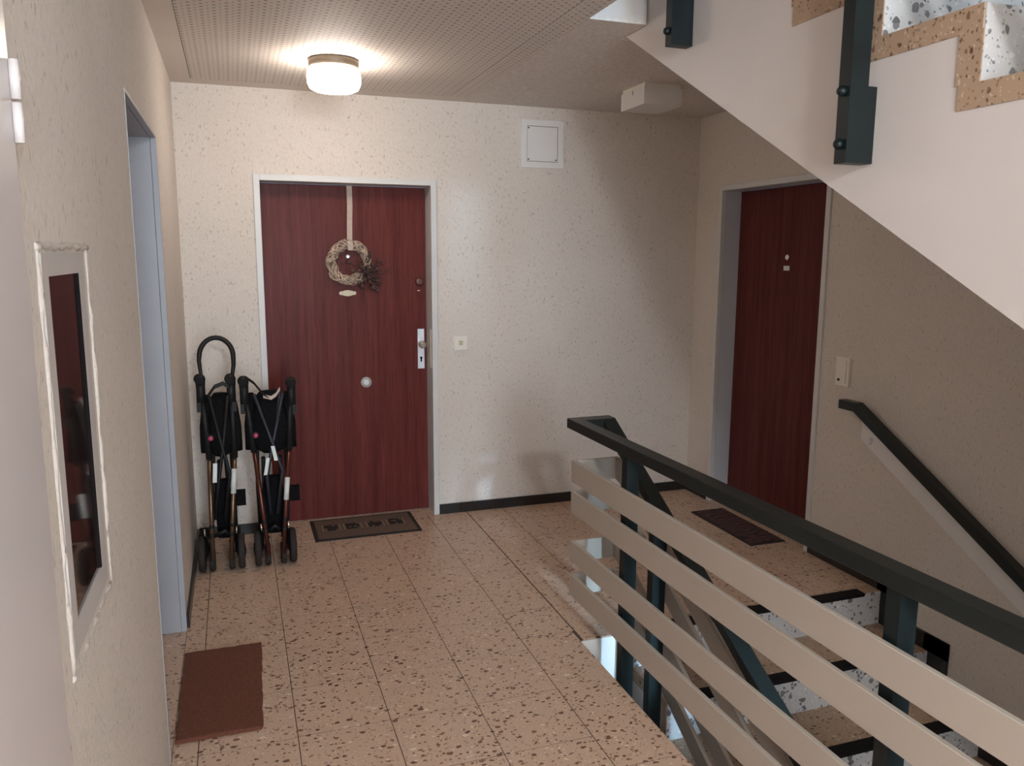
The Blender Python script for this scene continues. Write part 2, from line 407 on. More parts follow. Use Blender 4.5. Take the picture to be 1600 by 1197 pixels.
# tiles
TS, TY, G = .3166, .3158, .0034
def tile_mesh(w, d):
    bm = bmesh.new(); box(bm, -w/2+G/2, w/2-G/2, -d/2+G/2, d/2-G/2, -.004, 0)
    top = [e for e in bm.edges if all(v.co.z > -.001 for v in e.verts)]
    bmesh.ops.bevel(bm, geom=top, offset=.0006, segments=1, affect='EDGES')
    me = bpy.data.meshes.new('floor_tile'); bm.to_mesh(me); bm.free(); me.materials.append(M['tile']); return me
tcache = {}
def tile(x0, x1, y0, y1):
    k = (round(x1-x0, 3), round(y1-y0, 3))
    if k[0] < .02 or k[1] < .02: return
    if k not in tcache: tcache[k] = tile_mesh(*k)
    o = bpy.data.objects.new('floor_tile', tcache[k]); COL.objects.link(o)
    o.location = ((x0+x1)/2, (y0+y1)/2, random.uniform(-.0003, .0002)); o.rotation_euler = (random.uniform(-.0008, .0008), random.uniform(-.0008, .0008), 0)
    place(o, floor)
X3 = .133 + 3*TS
for i in range(5):
    xa, xb = X3-(i+1)*TS, X3-i*TS
    xa = max(xa, XL)
    sh = random.choice((0, .004, -.004))
    for j in range(-9, 8):
        ya = 2.5767 + (j)*TY + sh; yb = ya + TY
        if ya < 1e-6 - .4: continue
        tile(xa, xb, ya, min(yb, YB))
ys = [-.26, .91, 2.08, YW+.09, 3.25, 4.42, YB]
for a, b in zip(ys, ys[1:]): tile(X3, XE if b < YW+.3 else XE+.009, a, b)
nx = 5
xs = [XE+.012, 1.572, 1.969, 2.285, 2.602, 2.918, XR]
yr = [YW, 3.208, 3.524, 3.84, 4.156, 4.472, YB]
for a, b in zip(xs, xs[1:]):
    for c, d in zip(yr, yr[1:]): tile(a, b, YW+.0735 if (c == YW and a > XS-.1) else c, d)
bpart('landing_screed', 'tile', floor, (XL, XE-.001, YN, -.27, -.0035, 0))
# ceiling boards
for (a, b, c, d) in ((-.16, 1.213, -1.2, 4.60), (1.217, XE, -1.2, 4.60)):
    bpart('ceiling_panel', 'perf', ceiling, (a, b, c, d, ZC-.012, ZC))
bpart('ceiling_panel', 'perf2', ceiling_s, (XE+.0005, XS-.006, YW+.036, YB, ZC-.012, ZC))
bpart('ceiling_panel', 'perf2', ceiling_r, (XS-.005, XR, 3.168, YB, ZC-.012, ZC))
bpart('ceiling_border', 'ceil', ceiling, (XL, -.163, -1.2, YB, ZC-.012, ZC))
bpart('ceiling_border', 'ceil', ceiling, (-.163, XE, 4.603, YB, ZC-.012, ZC))
# upper and lower storeys around the stairwell
bm = bmesh.new(); box(bm, XL-T, XR+T, YN-.25, YB+T, 5.6, 5.75)
struct(obj('ceiling', bm, 'ceil', origin=False), 'ceiling of the storey above the stair opening', 'ceiling')
bm = bmesh.new(); box(bm, XL-T, XL, YN-.25, YB, H3, 5.6); box(bm, XL-T, XR+T, YB, YB+T, H3, 5.6)
struct(obj('wall_back', bm, 'wall', origin=False), 'walls of the upper landing above the ceiling')
bm = bmesh.new(); box(bm, XL-T, XR+T, YN-.25, YB+T, -3.2, -3.0)
struct(obj('floor', bm, 'tile', origin=False), 'terrazzo floor of the storey below, under the stair', 'floor')
bm = bmesh.new(); box(bm, XL-T, XL, YN-.25, YB, -3, -.46); box(bm, XL-T, XR+T, YB, YB+T, -3, -.46)
struct(obj('wall_back', bm, 'wall', origin=False), 'walls of the lower landing seen down the well')
# skirting
bbk = sempty('baseboard_back', ((D1[1]+XR)/2, YB, 0), 'black stone skirting along the foot of the back wall', 'skirting')
xsk = [D1[1]+.001, 1.292, 1.71, 2.128, 2.546, XR-.001]
for a, b in zip(xsk, xsk[1:]): bpart('skirting_tile', 'skirt', bbk, (a+.001, b-.001, YB-.012, YB, 0, .0625), .002)
bpart('skirting_tile', 'skirt', bbk, (XL+.013, D1[0]-.001, YB-.012, YB, 0, .0625), .002)
bls = sempty('baseboard_left', (XL, 4.1, 0), 'black stone skirting on the left wall behind the pushchairs', 'skirting')
for a, b in ((D3[1]+.02, 3.95), (3.95, 4.35), (4.35, YB-.013)): bpart('skirting_tile', 'skirt', bls, (XL, XL+.012, a+.001, b-.001, 0, .0625), .002)
brs = sempty('baseboard_right', (XR, 3.5, 0), 'black stepped stone skirting following the stair on the right wall', 'skirting')
bpart('skirting_tile', 'skirt', brs, (XR-.014, XR, D2[1]+.001, YB-.013, 0, .0625), .002)
bpart('skirting_tile', 'skirt', brs, (XR-.014, XR, 2.80, D2[0]-.001, 0, .0625), .002)
for k in range(10):
    y1, z1 = 2.905-GO*k, -RI*k
    # riser piece and tread piece, stepping ahead of the nosing
    bpart('skirting_tile', 'skirt', brs, (XR-.014, XR, y1-.105, y1+.024, z1-RI+.0785, z1+(.0625 if k == 0 else .078)), .0015)
    bpart('skirting_tile', 'skirt', brs, (XR-.014, XR, y1-GO-.105, y1+.018, z1-RI, z1-RI+.078), .0015)
# ================================================================== DOORS
def door(name, Mx, Wd, Hd, depth, leafmat, label, frame='frame', jamb='frame', face=.034, P=.011):
    e = sempty(name, Mx @ Vector((Wd/2, 0, 0)), label, 'door')
    f = face
    fr = bmesh.new()
    box(fr, 0, f, -P, .02, 0, Hd); box(fr, Wd-f, Wd, -P, .02, 0, Hd); box(fr, f, Wd-f, -P, .02, Hd-f, Hd)
    obj('door_frame', fr, frame, e, .002, 2, Mx)
    jb = bmesh.new()
    box(jb, f-.016, f, .021, depth+.05, 0, Hd-f); box(jb, Wd-f, Wd-f+.016, .021, depth+.05, 0, Hd-f); box(jb, f-.016, Wd-f+.016, .021, depth+.05, Hd-f, Hd-f+.016)
    obj('jamb_lining', jb, jamb, e, 0, 1, Mx)
    # rebate stop behind the leaf edge
    lf = bmesh.new(); box(lf, f+.003, Wd-f-.003, depth, depth+.04, .004, Hd-f-.003)
    leaf = obj('door_leaf', lf, leafmat, e, .002, 2, Mx)
    return e, leaf
MxB = Matrix.Translation((D1[0], YB, 0))
d1, d1leaf = door('door_1', MxB, D1[1]-D1[0], D1[2], .135, 'door', 'reddish mahogany flush door hung with a wicker wreath, in the back wall', 'frame', 'frame')
MxR = Matrix(((0, 1, 0, XR), (-1, 0, 0, D2[1]), (0, 0, 1, 0), (0, 0, 0, 1)))
d2, d2leaf = door('door_2', MxR, D2[1]-D2[0], D2[2], .128, 'door2', 'dark mahogany flush door in the right wall beyond the stair railing', 'frame', 'jamb_lit')
MxL = Matrix(((0, -1, 0, XL), (1, 0, 0, D3[0]), (0, 0, 1, 0), (0, 0, 0, 1)))
d3, d3leaf = door('door_3', MxL, D3[1]-D3[0], D3[2], .18, 'door2', 'deep blue-grey door recess in the left wall', 'jamb', 'jamb', .010, .002)
# white door close to the camera
d4 = sempty('door_4', (XL, .8, 0), 'white gloss door with a two-part hinge at the left edge of the view', 'door')
bpart('door_frame', 'white', d4, (XL-.2, XL-.002, D4[0], D4[1], D4[2]-.03, D4[2]))
for a, b in ((D4[0], D4[0]+.03), (D4[1]-.022, D4[1])): bpart('door_frame', 'white', d4, (XL-.2, XL-.031, a, b, 0, D4[2]-.03))
l4 = bpart('door_leaf', 'whitegloss', d4, (XL-.03, XL+.012, D4[0]+.01, D4[1]-.004, .006, 1.99), .003)
hg = part('hinge', 'whitegloss', l4, lambda bm: (cyl(bm, (XL+.018, D4[1]-.006, 1.755), (XL+.018, D4[1]-.006, 1.804), .0062, 16), cyl(bm, (XL+.018, D4[1]-.006, 1.808), (XL+.018, D4[1]-.006, 1.856), .0062, 16)))
# fittings of the back door (leaf face)
YL = YB+.135
pl = bpart('handle_plate', 'steel', d1leaf, (1.062, 1.103, YL-.009, YL, .914, 1.162), .003, label='long brushed metal handle plate')
def knob(bm): lathe(bm, [(.008, 0), (.008, -.022), (.016, -.028), (.023, -.040), (.022, -.052), (.013, -.058)], (1.085, YL-.008, 1.066), 'y', 24)
part('door_knob', 'chrome', pl, knob)
part('keyhole', 'dark', pl, lambda bm: (cyl(bm, (1.083, YL-.0105, .981), (1.083, YL-.006, .981), .008, 14), box(bm, 1.0785, 1.0875, YL-.0105, YL-.006, .957, .98)))
part('upper_lock', 'brownlock', d1leaf, lambda bm: lathe(bm, [(.027, 0), (.027, -.008), (.021, -.014), (.012, -.015)], (1.079, YL, 1.453), 'y', 24), label='round brown upper lock')
part('lock_mark', 'brass', d1leaf, lambda bm: box(bm, 1.066, 1.082, YL-.002, YL, 1.395, 1.401))
def peep(bm, c, ax): lathe(bm, [(.012, 0), (.012, -.005), (.008, -.007), (.005, -.003)], c, ax, 18)
part('peephole', 'steel', d1leaf, lambda bm: peep(bm, (.648, YL, 1.603), 'y'))
def plate(bm):
    pts = []
    for k in range(48):
        a = 2*math.pi*k/48; x = math.cos(a); z = math.sin(a)
        rx = .05*(abs(x)**.55)*(1 if x > 0 else -1); rz = .0135*(1+.35*math.exp(-(rx/.022)**2) - .18*math.exp(-((abs(rx)-.034)/.008)**2))*(abs(z)**.6)*(1 if z > 0 else -1)
        pts.append((.6415+rx, 1.387+rz))
    prism(bm, pts, 'y', YL-.004, YL)
part('name_plate', 'brass', d1leaf, plate, label='small scalloped pale brass name plate')
st = part('round_sticker', 'discgrey', d1leaf, lambda bm: lathe(bm, [(.033, 0), (.033, -.004), (.031, -.005), (.004, -.0055)], (.739, YL, .842), 'y', 30), label='round silver disc low on the door')
part('disc_ring', 'label', st, lambda bm: lathe(bm, [(.019, 0), (.019, -.0015), (.012, -.002)], (.739, YL-.0055, .842), 'y', 24))
bpart('strike_plate', 'brass', d1, (D1[1]-.037, D1[1]-.034, YB+.035, YB+.062, .93, 1.165), .001)
# fittings of the right door (leaf face x = XR+.128)
XD = XR+.128
part('peephole', 'chrome', d2leaf, lambda bm: lathe(bm, [(.017, 0), (.017, -.006), (.012, -.008), (.007, -.002)], (XD, 3.935, 1.612), 'x', 18))
bpart('name_plate', 'label', d2leaf, (XD-.004, XD, 3.913, 3.962, 1.535, 1.562), .003, label='small white name plate under the peephole')
# narrow glazed opening in the left wall
w9 = sempty('window_5', (XL, 1.5, 1.0), 'narrow dark glazed slot in the left wall with a rough plaster surround', 'window')
def surround(bm):
    y0, y1, z0, z1 = NI; rnd = random.Random(3)
    outer = [(1.306, 1.618 + .022), (1.722, 1.638), (1.722, .975), (1.312, .975)]
    # uneven bead of filler, four sides
    for (a, b) in (((1.304, 1.628), (1.728, 1.628)), ((1.306, .962), (1.70, .962)), ((1.312, .965), (1.312, 1.63)), ((1.716, .965), (1.716, 1.63))):
        n = 26; path = []; rs = []
        for i in range(n+1):
            t = i/n; path.append((XL-.001+rnd.uniform(-.001, .001), a[0]+(b[0]-a[0])*t + rnd.uniform(-.003, .003), a[1]+(b[1]-a[1])*t + rnd.uniform(-.003, .003))); rs.append(rnd.uniform(.0035, .0075))
        tube(bm, path, rs, 8)
part('plaster_edge', 'filler', w9, surround)
def sframe(bm):
    y0, y1, z0, z1 = 1.325, 1.672, .985, 1.618
    g0, g1, h0, h1 = 1.366, 1.61, 1.031, 1.583
    box(bm, XL-.004, XL+.003, y0, y1, h1, z1); box(bm, XL-.004, XL+.003, y0, y1, z0, h0)
    box(bm, XL-.004, XL+.003, y0, g0, h0, h1); box(bm, XL-.004, XL+.003, g1+.006, y1, h0, h1)
part('window_frame', 'slotframe', w9, sframe, .002)
bpart('pane', 'glass', w9, (XL-.02, XL-.001, 1.36, 1.607, 1.026, 1.588))
bpart('glazing_bead', 'dark', w9, (XL-.02, XL+.0028, 1.607, 1.6165, 1.03, 1.584))
# ================================================================== STAIRS
def staircase(z0, name, label, nstep):
    e = thing(name, (XS+.6, YW-.15, z0-RI), label, 'staircase')
    # sloping slab built as a row of columns under the steps
    bm = bmesh.new()
    n = 18
    soff = lambda y: max(z0-H3 if z0 > 1 else -9, z0-H3+ZC - SL*(3.145-y))
    ends = [3.1445 if z0 > 1 else YW+.0725] + [YW-GO*k+.054 for k in range(n+1)]
    if z0 < 1: ends = ends[1:]
    for k, (yb, ya) in enumerate(zip(ends, ends[1:])):
        zt = z0-.055-RI*(k if z0 > 1 else k+1)
        zb0, zb1 = soff(ya), soff(yb)
        if zt - zb0 < .02: continue
        prism(bm, [(ya, zb0), (yb, zb1), (yb, zt), (ya, zt)], 'x', XS, XR-.001)
    if z0 < 1: pass
    bmesh.ops.remove_doubles(bm, verts=bm.verts, dist=1e-5)
    obj('stair_slab', bm, 'stringer', e, 0)
    # treads and risers
    td = tr = ts = tsd = None
    for k in range(nstep):
        ny = YW-GO*(k+1); zt = z0-RI*(k+1)
        if td is None:
            td = bpart('tread', 'tread', e, (XS-.004, XR-.016, ny, ny+GO+.05, zt-.055, zt), .0015)
            tr = bpart('riser', 'riser', e, (XS, XR-.016, ny+GO-.004, ny+GO+.05, zt, zt+RI-.0015), 0)
            rs = bpart('riser_end', 'tread', e, (XS-.004, XS, ny+GO-.004, ny+GO+.058, zt, zt+RI-.055))
            ts = part('nosing_strip', 'strip', e, lambda bm: prism(bm, [(ny-.007, zt-.014), (ny-.007, zt+.003), (ny+.05, zt+.003), (ny+.05, zt), (ny-.004, zt), (ny-.004, zt-.014)], 'x', XS+.12, XR-.115))
            base = (ny, zt)
        else:
            d = (0, ny-base[0], zt-base[1])
            for o in (td, tr, rs, ts): copy_at(o, d, e)
    ny, zt = YW, z0
    if z0 < 1:
        bpart('tread', 'tread', e, (XS-.004, XR-.016, YW, YW+.0725, z0-.055, z0), .003)
        copy_at(ts, (0, ny-base[0], zt-base[1]), e)
    return e
st1 = staircase(0.0, 'staircase', 'terrazzo stair with black nosing strips going down behind the slatted railing', 12)
st2 = staircase(H3, 'staircase', 'cream sided stair flight crossing overhead with terrazzo steps seen from below', 12)
# ================================================================== RAILINGS
BT = [.742, .604, .380, .225]; BH = .096
NS = .009                                    # the landing guard rises very slightly towards the viewer
XB0, XB1 = 1.345, 1.361                      # landing-side boards
XF0, XF1 = 1.548, 1.564                      # stair-side boards
YT = 3.085
def railing(z0, label, ynear):
    e = thing('stair_railing', (1.40, YT, z0), label, 'railing')
    # handrail: landing side, turn, stair side
    x0, x1, xf0, xf1 = 1.368, 1.427, 1.514, 1.573
    yt, th = 3.198, .044
    zt = z0+.905; ztn = z0+.905+NS*(yt-ynear)
    def near(bm):
        prism(bm, [(ynear, ztn-th), (yt, zt-th), (yt, zt), (ynear, ztn)], 'x', x0, x1)
    if ynear < 3: part('handrail', 'rail', e, near, .004)
    part('handrail', 'rail', e, lambda bm: box(bm, (x1 if ynear < 3 else x0), xf1, 3.128, yt, zt-th, zt), .003)
    yl = -1.6; 
    part('handrail', 'rail', e, lambda bm: prism(bm, [(yl, zt-SL*(3.128-yl)-th*1.14), (3.128, zt-th), (3.128, zt), (yl, zt-SL*(3.128-yl))], 'x', xf0, xf1), .004)
    for t in BT:
        zb = z0+t
        if ynear < 3:
            part('rail_board', 'board', e, lambda bm: prism(bm, [(ynear, zb-BH+NS*(YT-ynear)), (YT-.016, zb-BH), (YT-.016, zb), (ynear, zb+NS*(YT-ynear))], 'x', XB0, XB1), .0015, 1)
            part('rail_board', 'board', e, lambda bm: box(bm, XB0, XF1, YT-.016, YT, zb-BH, zb), .0015, 1)
        part('rail_board', 'board', e, lambda bm: prism(bm, [(yl, zb-BH-SL*(YT-yl)-.01), (YT-.06, zb-BH-.01), (YT-.016, zb-BH), (YT-.016, zb), (YT-.03, zb), (yl, zb-SL*(YT-yl))], 'x', XF0, XF1), .0015, 1)
    # posts on the stair side: bar, spacer block, two dome-headed bolts
    for k, yp in enumerate((2.605, 1.705, .805, -.095)):
        dz = -SL*(2.645-yp-.04)
        zb = z0-.65+dz; zt2 = z0+.905-SL*(3.128-yp)-th-.01
        p = bpart('post', 'post', e, (1.488, 1.545, yp, yp+.042, zb, zt2), .002)
        bpart('post_spacer', 'post', p, (1.545, XS-.001, yp, yp+.042, zb, zb+.19), .001)
        for h in (.048, .178):
            part('bolt', 'post', p, lambda bm: lathe(bm, [(.013, 0), (.013, -.009), (.010, -.016), (.004, -.019)], (1.488, yp+.021, zb+h), 'x', 16))
    # posts on the landing side, fixed to the slab edge
    if ynear < 3:
        for yp in (2.622, 1.302, -.018):
            zt2 = z0+.905+NS*(yt-yp)-th
            p = bpart('post', 'post', e, (1.372, 1.424, yp, yp+.042, z0-.36, zt2), .002)
            bpart('post_spacer', 'post', p, (XE+.001, 1.372, yp, yp+.042, z0-.36, z0-.12), .001)
            for h in (.06, .19):
                part('bolt', 'post', p, lambda bm: lathe(bm, [(.013, 0), (.013, .009), (.010, .016), (.004, .019)], (1.424, yp+.021, z0-.36+h), 'x', 16))
    return e
railing(0.0, 'slatted taupe railing with dark green handrail around the stair opening', -2.4)
railing(H3, 'dark green posts and slats of the railing on the flight overhead', 9)
# wall handrail and its mounting board
hr = thing('wall_handrail', (2.90, 2.6, .2), 'dark green handrail on a pale board along the right wall', 'handrail')
def whr(bm):
    yl = -1.6; z = .908; t = .046; yk = 3.085
    prism(bm, [(3.20, z-t), (3.20, z), (yk, z), (yl, z-SL*(yk-yl)), (yl, z-SL*(yk-yl)-t*1.14), (yk+.012, z-t)], 'x', 2.853, 2.903)
part('rail', 'rail', hr, whr, .004)
def band(bm):
    yl = -1.6
    prism(bm, [(3.11, .865), (3.11, .715), (yl, .715-SL*(3.11-yl)), (yl, .865-SL*(3.11-yl))], 'x', XR-.012, XR)
part('mounting_board', 'white', hr, band, .002)
for y in (3.045, 2.0, .9):
    zz = .908-SL*(3.085-y)-.05
    part('bracket', 'post', hr, lambda bm: box(bm, 2.903, XR-.012, y-.012, y+.012, zz-.015, zz+.015), .002)
    part('screw_plate', 'steel', hr, lambda bm: (box(bm, XR-.016, XR-.012, y-.010, y+.010, zz-.118, zz-.098), cyl(bm, (XR-.020, y, zz-.128), (XR-.012, y, zz-.128), .005, 10)))
# ================================================================== WALL AND CEILING FITTINGS
lp = thing('ceiling_lamp', (.485, 3.945, ZC-.012), 'lit round opal glass ceiling lamp with a bronze base', 'lamp')
zc = ZC-.012
part('lamp_base', 'lampbase', lp, lambda bm: lathe(bm, [(.05, 0), (.112, 0), (.116, -.006), (.114, -.036), (.106, -.040)], (.485, 3.945, zc), 'z', 40))
part('lamp_glass', 'lamp', lp, lambda bm: lathe(bm, [(.100, -.0402), (.118, -.048), (.123, -.075), (.122, -.105), (.112, -.128), (.09, -.138), (.04, -.143)], (.485, 3.945, zc), 'z', 40))
bx = thing('ceiling_box', (2.17, 4.0, zc-.11), 'white rectangular casing on the ceiling under the flight', 'casing')
bpart('casing', 'white', bx, (2.058, 2.283, 3.862, 4.125, zc-.108, zc-.02), .004)
bpart('mounting_base', 'ivory', bx, (2.064, 2.277, 3.868, 4.119, zc-.0195, zc), .002)
part('screw', 'brass', bx, lambda bm: box(bm, 2.0545, 2.058, 3.985, 3.992, zc-.045, zc-.022))
lp2 = thing('ceiling_lamp', (.485, -1.0, ZC-.012), 'second lit round opal lamp further along the landing, behind the viewpoint', 'lamp')
part('lamp_base', 'lampbase', lp2, lambda bm: lathe(bm, [(.05, 0), (.112, 0), (.116, -.006), (.114, -.036), (.106, -.040)], (.485, -1.0, zc), 'z', 40))
part('lamp_glass', 'lamp2', lp2, lambda bm: lathe(bm, [(.100, -.0402), (.118, -.048), (.123, -.075), (.122, -.105), (.112, -.128), (.09, -.138), (.04, -.143)], (.485, -1.0, zc), 'z', 40))
# square access hatch on the back wall
ht = thing('wall_hatch', (1.826, YB, 2.147), 'square white access hatch high on the back wall', 'hatch')
def hfr(bm):
    x0, x1, z0, z1 = 1.688, 1.964, 2.147, 2.429; i = .036
    for d in ((x0, x1, z0, z0+i), (x0, x1, z1-i, z1), (x0, x0+i, z0+i, z1-i), (x1-i, x1, z0+i, z1-i)): box(bm, d[0], d[1], YB-.012, YB, d[2], d[3])
part('hatch_frame', 'white', ht, hfr, .002)
hp = bpart('hatch_cover', 'white', ht, (1.7265, 1.9245, YB-.010, YB-.002, 2.186, 2.3905), .002)
bpart('cover_backing', 'dark', ht, (1.724, 1.928, YB-.003, YB, 2.183, 2.393))
for x, z in ((1.735, 2.381), (1.735, 2.196), (1.915, 2.196)): part('screw', 'dark', hp, lambda bm: lathe(bm, [(.0045, 0), (.0045, -.0015), (.002, -.002)], (x, YB-.010, z), 'y', 12))
# switch beside the door
sw = thing('light_switch', (1.30, YB, 1.03), 'square ivory light button on the back wall beside the door frame', 'switch')
bpart('switch_plate', 'ivory', sw, (1.259, 1.341, YB-.011, YB, 1.039, 1.123), .004)
bpart('switch_button', 'brass', sw, (1.289, 1.313, YB-.016, YB-.011, 1.068, 1.096), .002)
# bell / light panel on the right wall
bs = thing('bell_panel', (XR, 3.27, .96), 'tall ivory bell and switch panel on the right wall above the handrail end', 'switch')
bpart('panel_plate', 'ivory', bs, (XR-.013, XR, 3.225, 3.318, .962, 1.108), .005)
bpart('rocker', 'ivory', bs, (XR-.018, XR-.013, 3.243, 3.300, 1.04, 1.094), .003)
bpart('rocker', 'ivory', bs, (XR-.018, XR-.013, 3.243, 3.300, .976, 1.034), .003)
part('bell_push', 'dark', bs, lambda bm: cyl(bm, (XR-.021, 3.288, .992), (XR-.018, 3.288, .992), .0065, 14))
# ================================================================== WREATH
wr = thing('door_wreath', (.652, YL-.02, 1.44), 'pale wicker wreath with dried flowers hanging on the mahogany door', 'wreath')
def vines(bm):
    rnd = random.Random(5); cx, cz, rr = .652, 1.569, .106
    for s in range(26):
        ph = rnd.uniform(0, 6.28); tw = rnd.choice((3, 4, 5, -3, -4)); rt_ = rnd.uniform(.017, .027); dr = rnd.uniform(-.006, .006); st_ = rnd.uniform(0, 6.28); ln = rnd.uniform(.75, 1.0)
        path = []
        n = 60
        for i in range(n+1):
            a = st_ + 2*math.pi*ln*i/n; b = ph + tw*a
            r = rr + dr + rt_*math.cos(b) + .004*math.sin(3*a+ph)
            path.append((cx+r*math.cos(a), YL-.026+.9*rt_*math.sin(b), cz+r*math.sin(a)))
        tube(bm, path, rnd.uniform(.0026, .0042), 6)
vb = part('wicker_ring', 'vine', wr, vines)
part('hanging_ribbon', 'ribbon', wr, lambda bm: strap(bm, [(.666, YL-.004, 2.016), (.667, YL-.005, 1.9), (.663, YL-.006, 1.8), (.660, YL-.012, 1.70), (.658, YL-.045, 1.694), (.658, YL-.054, 1.675), (.658, YL-.05, 1.64)], .031, .002, (1, 0, 0)))
def twigs(bm):
    rnd = random.Random(11); c = Vector((.748, YL-.045, 1.505))
    for s in range(64):
        d = Vector((rnd.uniform(-.5, .9), rnd.uniform(-.45, .2), rnd.uniform(-1, .6))).normalized(); L_ = rnd.uniform(.05, .135)
        bend = Vector((rnd.uniform(-1, 1), rnd.uniform(-.3, .3), rnd.uniform(-1, 1)))*.018
        p0 = c + Vector((rnd.uniform(-.03, .02), rnd.uniform(-.01, .01), rnd.uniform(-.02, .03)))
        path = [p0 + d*L_*t + bend*t*t for t in (0, .35, .7, 1)]
        for p in path: p.y = min(p.y, YL-.006)
        tube(bm, path, [.0028, .0024, .0018, .001], 6)
        if s % 2 == 0: bmesh.ops.create_icosphere(bm, subdivisions=1, radius=rnd.uniform(.007, .013), matrix=Matrix.Translation(path[-1]) @ Matrix.Scale(rnd.uniform(1., 1.7), 4, d))
tg = part('dried_flowers', 'twig', wr, twigs); tg['kind'] = 'stuff'
# ================================================================== DOORMATS
m1 = thing('doormat', (.68, 4.63, 0), 'brown doormat with black edge and four dark squares before the wreath door', 'doormat')
x0, x1, y0, y1 = .368, .986, 4.452, 4.815
bpart('mat_edge', 'matedge', m1, (x0, x1, y0, y1, 0, .007), .002)
bpart('mat_pile', 'matbrown', m1, (x0+.022, x1-.022, y0+.022, y1-.022, .007, .0095))
rnd = random.Random(2)
for cx, cy in ((.478, 4.643), (.604, 4.643), (.738, 4.643), (.862, 4.647)):
    def motif(bm, cx=cx, cy=cy):
        for i in range(5):
            for j in range(4):
                if rnd.random() < .84: 
                    a = cx-.04+i*.016; b = cy-.05+j*.025; box(bm, a, a+.0155, b, b+.0245, .0096, .0103)
    mo = part('motif', 'matmotif', m1, motif)
    for sx in (-1, 1): bpart('motif_bar', 'matpale', mo, (cx+sx*.05-.004, cx+sx*.05+.004, cy-.052, cy+.052, .0096, .0104))
def coir(bm):
    rnd = random.Random(4); pts = []
    x0, x1, y0, y1 = -.258, .022, 2.661, 3.29
    for i in range(14): pts.append((x0+(x1-x0)*i/14, y0+rnd.uniform(-.003, .003)))
    for i in range(28): pts.append((x1+rnd.uniform(-.003, .003)-.0*i + .016*i/28, y0+(y1-y0)*i/28))
    for i in range(14): pts.append((x1+.016+(x0-x1-.016)*i/14, y1+.0*i+rnd.uniform(-.003, .003)))
    for i in range(28): pts.append((x0+rnd.uniform(-.002, .002), y1+(y0-y1)*i/28))
    prism(bm, pts, 'z', 0, .016)
tag(part('doormat', 'coir', None, coir, .003, 1), 'plain red-brown coir doormat at the left doorway', 'doormat')
m3 = thing('doormat', (2.82, 3.94, 0), 'dark red patterned doormat before the right-hand door', 'doormat')
bpart('mat_edge', 'matedge', m3, (2.688, XR-.02, 3.62, 4.25, 0, .006), .002)
bpart('mat_pile', 'pattern', m3, (2.705, XR-.035, 3.637, 4.233, .006, .009))
